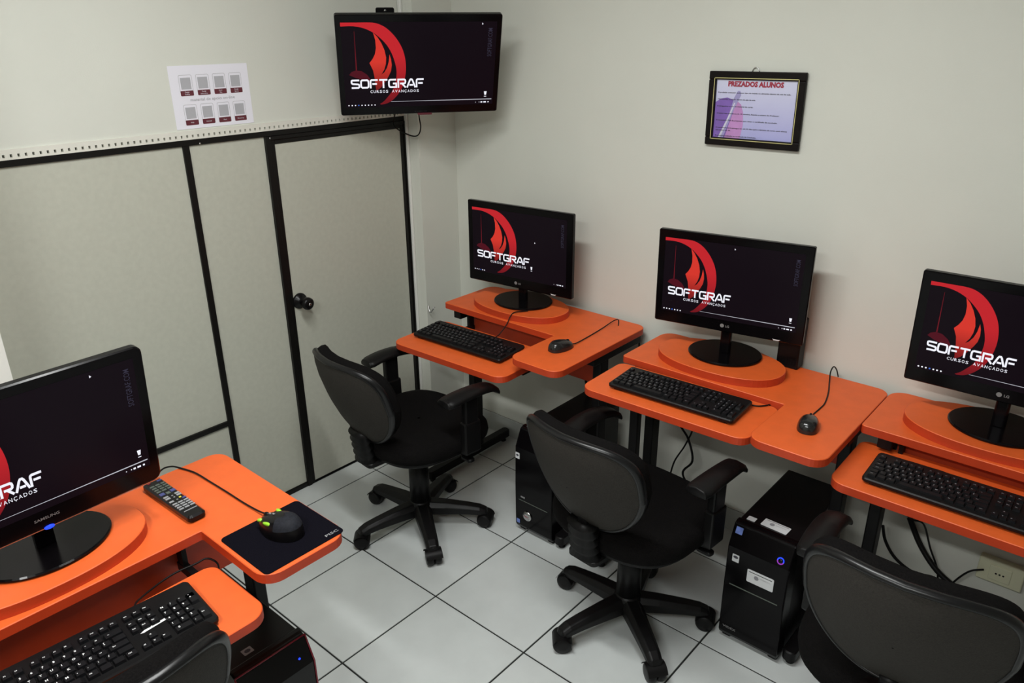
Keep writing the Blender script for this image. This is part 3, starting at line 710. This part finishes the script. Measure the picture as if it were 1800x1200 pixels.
# slim box standing behind the middle monitor
bxk = thing('device_box', 'upright slim black box standing behind the middle monitor', 'device', (1.722, -.052, ZT), R(0))
MB().prism(rrect(.075, .052, .006, -.028, .012), 0, .176, bev=.003).build('case', 'plastic', bxk)
for k in range(7): MB().box((-.058+k*.009, -.0150, .012), (-.054+k*.009, -.0138, .040)).build('vent_slot', 'steel', bxk)
MB().box((-.005, -.0150, .140), (.004, -.0138, .143)).build('front_mark', 'dim', bxk)

# ================================================================== OFFICE CHAIRS
def make_chair():
    t = thing('office_chair', '', 'chair', (0, 0, 0), 0, 'black office chairs')
    # star base: five legs, each with its caster
    for k in range(5):
        lg = bpy.data.objects.new('leg', None)
        pts = [(.020, .118), (.10, .112), (.19, .100), (.235, .092), (.262, .080), (.268, .062)]
        low = [(.020, .064), (.10, .066), (.19, .064), (.235, .060), (.250, .056), (.262, .056)]
        wd = [.034, .031, .027, .025, .023, .019]
        vs = []; fs = []
        for i in range(6):
            for (dx, dy, top) in ((0, -1, 0), (0, -1, 1), (0, -.55, 2), (0, .55, 2), (0, 1, 1), (0, 1, 0)):
                rr, zt = pts[i]; rl, zl = low[i]
                if top == 0: r_, z_ = rl, zl
                elif top == 1: r_, z_ = rl+(rr-rl)*.7, zl+(zt-zl)*.65
                else: r_, z_ = rr, zt
                vs.append((r_, dy*wd[i], z_))
        for i in range(5):
            for q in range(6): q2 = (q+1) % 6; fs.append((i*6+q, i*6+q2, (i+1)*6+q2, (i+1)*6+q))
        fs.append((5, 4, 3, 2, 1, 0)); fs.append(tuple(30+q for q in range(6)))
        lg = MB().add(vs, fs).build('leg', 'plastic', t, bevel=.004)
        lg.rotation_euler = (0, 0, R(72*k))
        cs = MB()
        cm = Matrix.Translation((.256, 0, .0305)) @ Matrix.Rotation(random.uniform(-.6, .6), 4, 'Z')
        for sy in (-1, 1):
            wm = cm @ Matrix.Translation((.0, sy*.015, 0)) @ Matrix.Rotation(R(90), 4, 'X')
            cs.lathe([(.012, -.013), (.027, -.012), (.0305, -.006), (.0305, .006), (.027, .012), (.012, .013)], m=wm, seg=20)
        cs.lathe([(.009, 0), (.009, .038)], (.0, 0, .0), 10, m=cm @ Matrix.Translation((0, 0, .006)))
        hood = MB()
        def hf(u, v, cm=cm):
            a = R(15)+u*R(150); rr = .0325
            return cm @ Vector((rr*math.cos(a), -.031+.062*v, rr*math.sin(a)))
        cs.grid(hf, 10, 2)
        cs.build('caster', 'plastic', lg)
    MB().lathe([(.030, .058), (.046, .064), (.048, .108), (.040, .122), (.030, .126)], seg=24).build('hub', 'plastic', t)
    MB().lathe([(.040, .118), (.039, .255), (.034, .262), (.033, .345), (.024, .335), (.022, .400)], seg=22).build('gas_column', 'plastic', t)
    mech = MB().box((-.075, -.11, .385), (.075, .10, .412)).build('mechanism', 'steel', t, bevel=.006)
    MB().tube([(.07, .05, .392), (.15, .06, .388), (.205, .065, .378)], .006, 8).build('lever_rod', 'steel', mech)
    MB().prism(rrect(.055, .030, .012, .225, .066), .366, .380, bev=.003).build('lever_paddle', 'plastic', mech)
    # seat: rounded cushion over a plastic pan
    so = [(x, y) for x, y in ellipse(.240, .235, 0, .015, 56, 3.0)]
    def sfn(u, v):
        a = 2*math.pi*u; c, s_ = math.cos(a), math.sin(a); e = 2/2.9
        ox = .240*math.copysign(abs(c)**e, c); oy = .235*math.copysign(abs(s_)**e, s_)
        prof = [(.93, .412), (.985, .420), (1.0, .440), (.985, .462), (.94, .475), (.80, .482), (.55, .478), (.28, .474), (.02, .473)]
        i = v*8; k, z = prof[min(8, int(round(i)))]
        wf = -.020*max(0, (oy*k-.12)/.12)**2
        return Vector((ox*k, .015+oy*k, z+wf+.006*(abs(ox*k)/.24)**2*(1 if k < .9 else 0)))
    MB().grid(sfn, 48, 8, flip=False).build('seat', 'fabric', t)
    MB().prism(ellipse(.225, .218, 0, .012, 48, 2.9), .398, .418, bev=.006).build('seat_pan', 'plastic', t)
    # backrest: curved and reclined
    BW, BH = .205, .176
    zc = .672
    def bpt(a, b, off):
        """a, b in -1..1 across / up the outline square, off = offset along the back's normal (+ forward)"""
        x = a*BW; up = b*BH
        curve = .070*(a*a)                                             # sides come forward
        lean = math.tan(R(20)); y_ = -.288 - lean*up + curve + .018*(b*b-.3)
        return Vector((x, y_+off*math.cos(R(16)), zc+up*math.cos(R(12))+off*math.sin(R(16))))
    def outline(u):
        a = 2*math.pi*u; c, s_ = math.cos(a), math.sin(a); e = 2/3.7 if s_ > 0 else 2/2.5
        x = math.copysign(abs(c)**e, c); yv = math.copysign(abs(s_)**e, s_)
        x *= (1.0+.05*yv) if yv > 0 else (1.0+.22*yv)                     # narrower at the foot
        return x, yv
    def surf(scale_off):
        def fnn(u, v):
            x, yv = outline(u); k, off = scale_off[min(len(scale_off)-1, int(round(v*(len(scale_off)-1))))]
            return bpt(x*k, yv*k, off)
        return fnn
    cush = [(.975, .002), (.985, .022), (.96, .038), (.90, .046), (.72, .050), (.45, .050), (.2, .050), (.02, .050)]
    MB().grid(surf(cush), 56, 7, flip=True).build('back_cushion', 'fabric', t)
    sh = [(.945, -.013), (.80, -.018), (.60, -.021), (.35, -.023), (.15, -.024), (.01, -.024)]
    MB().grid(surf(sh), 56, 5).build('back_shell', 'shell', t)
    rm = [(.975, .006), (1.0, .002), (1.012, -.006), (.998, -.014), (.972, -.0165), (.950, -.0155), (.943, -.012)]
    MB().grid(surf(rm), 72, 6).build('shell_rim', 'rim', t)
    # bracket with bellows behind the seat
    bb = MB().tube(spline([(0, -.06, .392), (0, -.20, .388), (0, -.215, .400), (0, -.232, .45), (0, -.245, .56)], 6), .020, 8, flat=.55).build('back_bracket', 'steel', t)
    prof = []; 
    for k in range(9):
        prof += [(.040 if k % 2 == 0 else .031, .0145*k)]
    MB().lathe([(r_, z_) for r_, z_ in prof], seg=20, sx=1.35, sy=.85, m=Matrix.Translation((0, -.228, .400)) @ Matrix.Rotation(R(8), 4, 'X')).build('bellows', 'plastic', t)
    MB().prism(rrect(.11, .09, .02, 0, -.205), .378, .400, bev=.005).build('bracket_cover', 'plastic', t)
    # armrests
    for s_ in (-1, 1):
        X = s_*.246
        path = spline([(X-s_*.004, -.050, .645), (X, .02, .655), (X, .10, .656), (X-s_*.006, .16, .645), (X-s_*.010, .195, .622)], 6)
        pad = MB(); n = len(path); vs = []; fs = []
        for i, p in enumerate(path):
            f = i/(n-1); w_ = .040*(1-.25*f) if f > .05 else .034
            sec = [(-w_, -.008), (-w_, .004), (-w_*.75, .014), (0, .018), (w_*.75, .014), (w_, .004), (w_, -.008), (0, -.012)]
            for a, b in sec: vs.append(Vector((p.x+a, p.y, p.z+b)))
        for i in range(n-1):
            for q in range(8): q2 = (q+1) % 8; fs.append((i*8+q, (i+1)*8+q, (i+1)*8+q2, i*8+q2))
        fs.append(tuple(range(8))); fs.append(tuple((n-1)*8+7-q for q in range(8)))
        arm = pad.add(vs, fs, True).build('armrest', 'plastic', t, bevel=.004)
        MB().box((X-.013, .035, .46), (X+.013, .095, .648)).build('arm_post', 'plastic', arm, bevel=.006)
        MB().box((X-.017, .028, .42), (X+.017, .102, .545)).build('arm_sleeve', 'plastic', arm, bevel=.006)
        MB().add([(s_*.10, .03, .397), (s_*.10, .10, .397), (s_*.10, .10, .411), (s_*.10, .03, .411), (X+s_*.012, .035, .415), (X+s_*.012, .095, .415), (X+s_*.012, .095, .435), (X+s_*.012, .035, .435)],
                 [(0, 1, 2, 3)[::s_], (7, 6, 5, 4)[::s_], (0, 4, 5, 1)[::s_], (1, 5, 6, 2)[::s_], (2, 6, 7, 3)[::s_], (3, 7, 4, 0)[::s_]]).build('arm_bracket', 'steel', arm, bevel=.003)
    return t
proto = make_chair()
CH = [((.585, -.772), 84, 39, 'black office chair facing the desk nearest the door'),
      ((1.509, -.698), 85, 34, 'black office chair facing the middle desk, between two computer towers'),
      ((2.335, -.775), 93, 50, 'black office chair with grey grained back at the bottom right'),
      ((1.155, -2.172), 176, 20, 'black office chair at the bottom left, only a corner of its back showing')]
for i, (xy, head, ph, lab) in enumerate(CH):
    o = proto if i == 0 else copy_tree(proto)
    o.location = (xy[0], xy[1], 0); o.rotation_euler = (0, 0, R(head-90)); o['label'] = lab
    k = 0; dz = (-.022, 0, .030, .030)[i]
    for ch in o.children:
        if ch.name.split('.')[0] in ('back_cushion', 'back_shell', 'shell_rim'): ch.location = (0, 0, dz)
        if ch.name.split('.')[0] == 'armrest': ch.location = (0, 0, -.008 if i < 3 else -.035)
        if ch.name.split('.')[0] == 'leg': ch.rotation_euler = (0, 0, R(ph-(head-90)+72*k)); k += 1

# ================================================================== COMPUTER TOWERS
def sticker(t, pts_c, w, h, mat_, m, name='sticker', marks=None):
    o = MB().prism(rrect(w, h, min(w, h)*.08), 0, .0006, m=m).build(name, mat_, t)
    if marks: marks(o, m)
    return o
FR = lambda x, y, z: Matrix.Translation((x, y, z)) @ Matrix.Rotation(R(90), 4, 'X')        # front face, text reads along +x
def tower(label, loc, rz, w, d, h, kind):
    """origin: centre of the foot, front faces -y"""
    t = thing('computer_tower', label, 'computer', (loc[0], loc[1], 0), rz, 'black computer towers')
    f = -d/2
    MB().box((-w/2+.004, f+.03, .018), (w/2-.004, d/2, h)).build('case', 'satin', t, bevel=.004)
    # bowed front panel with sloped head
    prof = [(f+.030, .020), (f+.006, .020), (f, .034), (f-.002, h*.5), (f, h-.070), (f+.030, h-.004), (f+.045, h+.003), (f+.060, h+.003), (f+.060, .020)]
    vs = []; n = len(prof)
    for x in (-w/2, w/2): vs += [(x, a, b) for a, b in prof]
    fs = [tuple(range(n)), tuple(2*n-1-i for i in range(n))]+[(i, n+i, n+(i+1) % n, (i+1) % n) for i in range(n)]
    MB().add(vs, fs).build('front_panel', 'gloss' if kind != 'c' else 'satin', t, bevel=.004)
    for sx in (-w/2+.02, w/2-.02):
        for sy in (f+.05, d/2-.05):
            MB().prism(rrect(.030, .060, .006, sx, sy), 0, .020, bev=.003).build('foot', 'plastic', t)
    if kind == 'a':
        MB().lathe([(.021, 0), (.021, .003), (.018, .006), (.004, .007)], m=FR(-.028, f-.001, .090), seg=24).build('silver_button', 'chrome', t)
        m = MB(); put_text(m, 'NEO', w=.022, h=.007, org=(-.039, f-.0085, .087), ux=(1, 0, 0), uy=(0, 0, 1)); m.build('button_lettering', 'red_ink', t)
        sticker(t, 0, .020, .026, 'label', FR(-w/2+.014, f-.002, h-.105)); sticker(t, 0, .026, .022, 'label', Matrix.Translation((-w/2+.035, f+.052, h+.0032)))
        for nm, (x, z, sc) in dict(a=(-w/2+.014, h-.103, .006)).items():
            MB().prism(ellipse(.006, .004, 0, 0, 12), 0, .0008, m=FR(x, f-.0028, z)).build('sticker_mark', 'black_ink', t)
        sticker(t, 0, .016, .018, 'blue', FR(-w/2+.016, f-.0015, .050))
        MB().box((-w/2+.02, f-.0026, .150), (w/2-.02, f-.0010, .152)).build('panel_groove', 'btn_green', t)
        MB().box((-w/2+.03, f-.0040, .165), (-w/2+.05, f-.0010, .170)).build('port_cover', 'dim', t)
    if kind == 'b':
        sl = Matrix.Translation((0, f+.014, h-.038)) @ Matrix.Rotation(math.atan2(.066, .030), 4, 'X')
        tp = Matrix.Translation((.0, f+.053, h+.0034))
        def wl(o, m):
            q = MB(); q.prism(ellipse(.0075, .0075, -.012, .001, 18), .0006, .0009, m=m); q.build('seal_mark', 'grey', o)
            q = MB(); put_text(q, 'INFORMÁTICA', w=.034, h=.0045, org=m @ Vector((-.002, .002, .0009)), ux=m.to_3x3() @ Vector((1, 0, 0)), uy=m.to_3x3() @ Vector((0, 1, 0)))
            for k in range(3): q.box((-.036+.0*k, .014-.0034*k*0, .0006), (.036, .0160, .0008), m)
            q.build('label_print', 'btn_grey', o)
        o = sticker(t, 0, .082, .040, 'label', Matrix.Translation((.010, f+.085, h+.0005)) @ Matrix.Rotation(R(-2), 4, 'Z'), 'white_label', wl)
        sticker(t, 0, .084, .046, 'label', FR(.016, f-.0012, h-.145), 'white_label', wl)
        o = sticker(t, 0, .022, .027, 'label', FR(-w/2+.030, f-.0012, h-.105)); MB().prism(ellipse(.008, .005, 0, 0, 14), .0006, .0009, m=FR(-w/2+.030, f-.0012, h-.101)).build('sticker_mark', 'black_ink', o)
        sticker(t, 0, .026, .022, 'label', Matrix.Translation((-w/2+.035, f+.075, h+.0005)))
        sticker(t, 0, .022, .022, 'blue', sl @ Matrix.Translation((-w/2+.022, .020, .001)))
        MB().box((-w/2+.02, f-.0030, h*.52), (w/2-.02, f-.0012, h*.52+.003)).build('panel_groove', 'btn_green', t)
        # ring light round the power button
        rg = MB(); n = 24; vs = []; fs = []
        for k in range(n+1):
            a = R(-20)+R(200)*k/n
            for r_ in (.0075, .0110): vs.append(sl @ Vector((.066+r_*math.cos(a), -.016+r_*math.sin(a), .0028)))
        rg.add(vs, [(2*k, 2*k+1, 2*k+3, 2*k+2) for k in range(n)]); rg.build('ring_light', 'led_blue', t)
        rg = MB(); vs = []
        for k in range(n+1):
            a = R(180)+R(160)*k/n
            for r_ in (.0075, .0110): vs.append(sl @ Vector((.066+r_*math.cos(a), -.016+r_*math.sin(a), .0028)))
        rg.add(vs, [(2*k, 2*k+1, 2*k+3, 2*k+2) for k in range(n)]); rg.build('ring_light', 'led_violet', t)
        MB().lathe([(.0065, 0), (.006, .0015), (.001, .002)], m=sl @ Matrix.Translation((.066, -.016, .0018)), seg=16).build('power_button', 'satin', t)
        m = MB(); put_text(m, 'VIDEX', w=.044, h=.008, org=(-w/2+.014, f-.0010, .052), ux=(1, 0, 0), uy=(0, 0, 1), bold=.01); m.build('brand_mark', 'dim', t)
    if kind == 'c':
        for sx in (-w/2, w/2):
            MB().tube([(sx, f-.0005, .034), (sx, f-.0025, h*.5), (sx, f-.0005, h-.070), (sx, f+.030, h-.004)], .0022, 6).build('red_line', 'red_trim', t)
        MB().tube([(-w/2, f+.030, h-.003), (w/2, f+.030, h-.003)], .0022, 6).build('red_line', 'red_trim', t)
        MB().lathe([(.0032, 0), (.0028, .002), (.0005, .003)], m=FR(w/2-.035, f+.010, h-.045), seg=10).build('power_light', 'led_blue', t)
        o = sticker(t, 0, .026, .022, 'btn_grey', Matrix.Translation((-.030, f+.085, h+.0005)))
        MB().prism(ellipse(.008, .006, 0, 0, 14), .0006, .0009, m=Matrix.Translation((-.030, f+.085, h+.0005))).build('sticker_mark', 'black_ink', o)
    return t
tower('black computer tower with round silver button by the desk nearest the door', (.985, -.335), 0, .180, .44, .448, 'a')
tower('black computer tower with white labels and glowing power ring', (1.870, -.350), 0, .195, .43, .430, 'b')
tower('black computer tower with white labels behind the bottom right chair', (2.682, -.345), 0, .195, .43, .430, 'b')
tower('black computer tower with red trim lines under the left foreground desk', (.962, -1.777), R(90), .195, .46, .430, 'c')

# ================================================================== WALL THINGS
# framed notice, hanging a touch askew
fr = thing('framed_notice', 'dark framed notice to students hanging on the right wall', 'picture', (1.455, -.004, 1.590), 0)
fr.rotation_euler = (R(0), R(-.6), 0)
fw, fh, fb = .325, .236, .026
rot = Matrix.Rotation(R(90), 4, 'X')
for nm, (x0, x1, z0, z1) in dict(a=(-fw/2, fw/2, fh/2-fb, fh/2), b=(-fw/2, fw/2, -fh/2, -fh/2+fb), c=(-fw/2, -fw/2+fb, -fh/2+fb, fh/2-fb), d=(fw/2-fb, fw/2, -fh/2+fb, fh/2-fb)).items():
    MB().box((x0, -.014, z0), (x1, 0, z1)).build('frame_bar', 'frame', fr, bevel=.003)
iw, ih = fw-2*fb, fh-2*fb
gl = MB(); q = .0022; o_ = .004
gw, gh = iw+2*o_+2*q, ih+2*o_+2*q
for (x0, x1, z0, z1) in ((-gw/2, gw/2, gh/2-q, gh/2), (-gw/2, gw/2, -gh/2, -gh/2+q), (-gw/2, -gw/2+q, -gh/2, gh/2), (gw/2-q, gw/2, -gh/2, gh/2)):
    gl.box((x0, -.0150, z0), (x1, -.0138, z1))
gl.build('gold_line', 'gold', fr)
def notice_mat():
    m = mat('notice_print', (.60, .60, .78), .6); nt = m.node_tree; b = nt.nodes['Principled BSDF']
    tc = nt.nodes.new('ShaderNodeTexCoord'); sp = nt.nodes.new('ShaderNodeSeparateXYZ'); nt.links.new(tc.outputs['Object'], sp.inputs[0])
    mr = nt.nodes.new('ShaderNodeMapRange'); mr.inputs['From Min'].default_value = -ih/2; mr.inputs['From Max'].default_value = ih/2
    nt.links.new(sp.outputs['Z'], mr.inputs['Value'])
    r = nt.nodes.new('ShaderNodeValToRGB'); r.color_ramp.elements[0].color = (.40, .40, .72, 1); r.color_ramp.elements[1].color = (.66, .67, .84, 1)
    nt.links.new(mr.outputs[0], r.inputs['Fac']); nt.links.new(r.outputs['Color'], b.inputs['Base Color']); return m
pg = MB().box((-iw/2-.003, -.0055, -ih/2-.003), (iw/2+.003, -.004, ih/2+.003)).build('printed_page', notice_mat(), fr)
M['violet'] = mat('violet_print', (.22, .12, .46), .6, noise=(14, .15)); M['rose'] = mat('rose_print', (.52, .26, .56), .6, noise=(14, .12)); M['pale'] = mat('pale_print', (.62, .62, .72), .6, noise=(14, .04)); M['lilac'] = mat('lilac_print', (.36, .33, .60), .6, noise=(14, .1))
def flatp(pts, name, mt, y, parent): return MB().add([(a, y, b) for a, b in pts], [tuple(range(len(pts)))]).build(name, mt, parent, tri=True)
E0 = [(-iw/2, -ih/2+.002)]
flatp([(-iw/2, -ih/2), (-.070, -ih/2), (-.052, -.03), (-.060, .005), (-.075, .030), (-.095, .036), (-.118, .032), (-iw/2, .020)], 'violet_shape', 'violet', -.0057, pg)
flatp([(-.095, -ih/2), (-.040, -ih/2), (-.033, -.05), (-.036, -.01), (-.045, .015), (-.058, .025), (-.068, .0), (-.080, -.04)], 'rose_shape', 'rose', -.0059, pg)
flatp([(-.112, -ih/2), (-.100, -ih/2), (-.072, -.01), (-.048, .045), (-.052, .058), (-.060, .058), (-.072, .035), (-.085, -.02)], 'quill_shape', 'lilac', -.0061, pg)
flatp([(-.118, -ih/2), (-.110, -ih/2), (-.080, -.02), (-.066, .02), (-.070, .02), (-.090, -.03)], 'quill_light', 'pale', -.0063, pg)
m = MB(); put_text(m, 'PREZADOS ALUNOS', w=.188, h=.0150, org=(-.002, -.0066, ih/2-.020), ux=(1, 0, 0), uy=(0, 0, 1), bold=.055, align='C'); m.build('title_lettering', 'red_ink', pg)
m = MB()
NOTE = [('É proibido consumir qualquer tipo de bebida ou alimento dentro da sala de aula.', .050, .246), ('Não atender o celular dentro da sala de aula.', .029, .132), ('É obrigatório o uso do material do curso.', .007, .126),
        ('O aluno tem tolerância de 15 minutos, ficando a critério do Professor.', -.016, .216), ('É necessário 75% de presença para obter o certificado de conclusão.', -.038, .212),
        ('O certificado será entregue em até 30 dias após o término do curso, para alunos', -.062, .246), ('que estejam em dia.', -.070, .054), ('É necessária avaliação no certificado de Conclusão.', -.088, .146)]
for tx, z, wd in NOTE: put_text(m, tx, w=wd, h=.0036, org=(-iw/2+.008, -.0066, z), ux=(1, 0, 0), uy=(0, 0, 1), bold=.02)
m.build('body_lettering', 'black_ink', pg)
MB().tube([(-.012+.012*(1+math.cos(math.pi*(1-k/10)))-.008, .000, fh/2-.002+.014*math.sin(math.pi*k/10)) for k in range(11)], .0014, 6).build('hanging_ring', 'chrome', fr)

# printed sheet on the left wall
sh = thing('printed_sheet', 'white printed sheet with two rows of maroon captioned cards on the left wall', 'sheet', (.0004, -1.082, 1.636), R(90))
sw, shh = .286, .200
MB().box((-sw/2, -.0012, -shh/2), (sw/2, 0, shh/2)).build('paper', 'paper', sh)
WORDS = [['Design\nGráfico', 'Design\nInformática', 'Excel\nVba', 'Design\nBásico'], ['Web', 'Autocad', 'Flash', 'Photoshop']]
M['card_grey'] = mat('card_grey', (.42, .42, .45), .8, noise=(30, .02))
for r_ in range(2):
    for c_ in range(4):
        cx = -.0885+c_*.0600+(.002*r_); cz = .040-r_*.0935
        cd = MB(); ro = rrect(.046, .056, .005, cx, cz+.003, 4); ri = inset(ro, .0009); nn = len(ro)
        cd.add([(a, -.0016, b) for a, b in ro]+[(a, -.0016, b) for a, b in ri], [(i, (i+1) % nn, nn+(i+1) % nn, nn+i) for i in range(nn)])
        co = cd.build('card_outline', 'btn_grey', sh)
        MB().add([(cx-.0175, -.0015, cz-.014), (cx+.0175, -.0015, cz-.014), (cx+.0175, -.0015, cz+.0225), (cx-.0175, -.0015, cz+.0225)], [(0, 1, 2, 3)]).build('card_face', 'card_grey', co)
        MB().add([(a, -.0018, b) for a, b in rrect(.0455, .0165, .003, cx, cz-.0265, 4)], [tuple(range(20))]).build('card_caption', 'maroon', co)
        tt = MB()
        ln = WORDS[r_][c_].split('\n')
        for k, wd in enumerate(ln): put_text(tt, wd, h=.0040, org=(cx, -.0021, cz-.0283-(k-.5*(len(ln)-1))*.0068), ux=(1, 0, 0), uy=(0, 0, 1), align='C')
        tt.build('caption_lettering', 'paper', co)
m = MB(); put_text(m, 'material de apoio on-line', w=.162, h=.0095, org=(.000, -.0018, -.0125), ux=(1, 0, 0), uy=(0, 0, 1), align='C'); m.build('lettering', 'btn_grey', sh)

# wall socket and cables below the desks
so = thing('wall_socket', 'ivory surface socket box on the wall under the right desk', 'socket', (2.428, 0, .262), 0)
MB().box((-.062, -.030, -.040), (.062, 0, .040)).build('socket_box', 'outlet', so, bevel=.004)
MB().box((-.030, -.034, -.026), (.030, -.029, .026)).build('face_plate', 'outlet', so, bevel=.003)
for sx in (-.010, 0, .010): MB().lathe([(.003, 0), (.003, .001)], m=Matrix.Translation((sx, -.0338, 0)) @ Matrix.Rotation(R(90), 4, 'X'), seg=8).build('socket_hole', 'dark', so)
def cable(label, pts, r=.004, mt='cable'):
    o = MB().tube(spline([Vector(p) for p in pts], 8), r, 6).build('power_cable', mt); tag(o, label, 'cable', 'black cables under the desks'); return o
cable('thick black cable sagging along the wall under the right desk', [(2.15, -.02, .34), (2.20, -.03, .26), (2.27, -.05, .20), (2.36, -.06, .165), (2.48, -.07, .14), (2.62, -.08, .13), (2.76, -.05, .12)], .009)
cable('thin black cable hanging from the keyboard tray of the right desk', [(2.150, -.30, .665), (2.152, -.27, .57), (2.162, -.22, .48), (2.185, -.18, .435), (2.215, -.16, .42), (2.23, -.05, .28), (2.27, -.03, .16), (2.25, -.06, .02)], .003)
cable('black cable with plug looping below the right desk', [(2.085, -.06, .30), (2.10, -.05, .24), (2.14, -.05, .19), (2.20, -.045, .16), (2.27, -.04, .165), (2.33, -.05, .12), (2.36, -.05, .04), (2.38, -.05, .012)], .005)
cable('short grey cable from the wall socket under the right desk', [(2.385, -.036, .262), (2.355, -.05, .25), (2.33, -.045, .21), (2.31, -.04, .16), (2.30, -.045, .10), (2.33, -.05, .03)], .003)
cable('black cable hanging straight down behind the desk nearest the door', [(1.08, -.012, .74), (1.082, -.012, .60), (1.078, -.015, .48), (1.085, -.02, .40), (1.075, -.02, .20), (1.08, -.03, .03)], .003)
cable('thick black cable curving down under the desk nearest the door', [(.915, -.13, .60), (.915, -.14, .54), (.925, -.13, .47), (.945, -.09, .40), (.96, -.06, .30), (.96, -.05, .20)], .006)
cable('tangled black cable beside the leg of the middle desk', [(1.355, -.10, .68), (1.36, -.12, .56), (1.33, -.11, .46), (1.37, -.09, .38), (1.40, -.10, .30), (1.36, -.09, .22), (1.43, -.08, .12), (1.48, -.09, .01)], .0045)
cable('second tangled black cable beside the leg of the middle desk', [(1.33, -.08, .68), (1.345, -.09, .52), (1.38, -.08, .44), (1.35, -.07, .34), (1.31, -.08, .24), (1.30, -.09, .10), (1.33, -.10, .012)], .0035)
hk = MB().tube(spline([(.080, -.218, .665), (.088, -.222, .645), (.098, -.222, .636), (.108, -.218, .650), (.112, -.210, .662)], 5), .003, 6).build('wall_hook', 'chrome')
tag(hk, 'small metal hook on the pilaster beneath the first keyboard tray', 'hook')
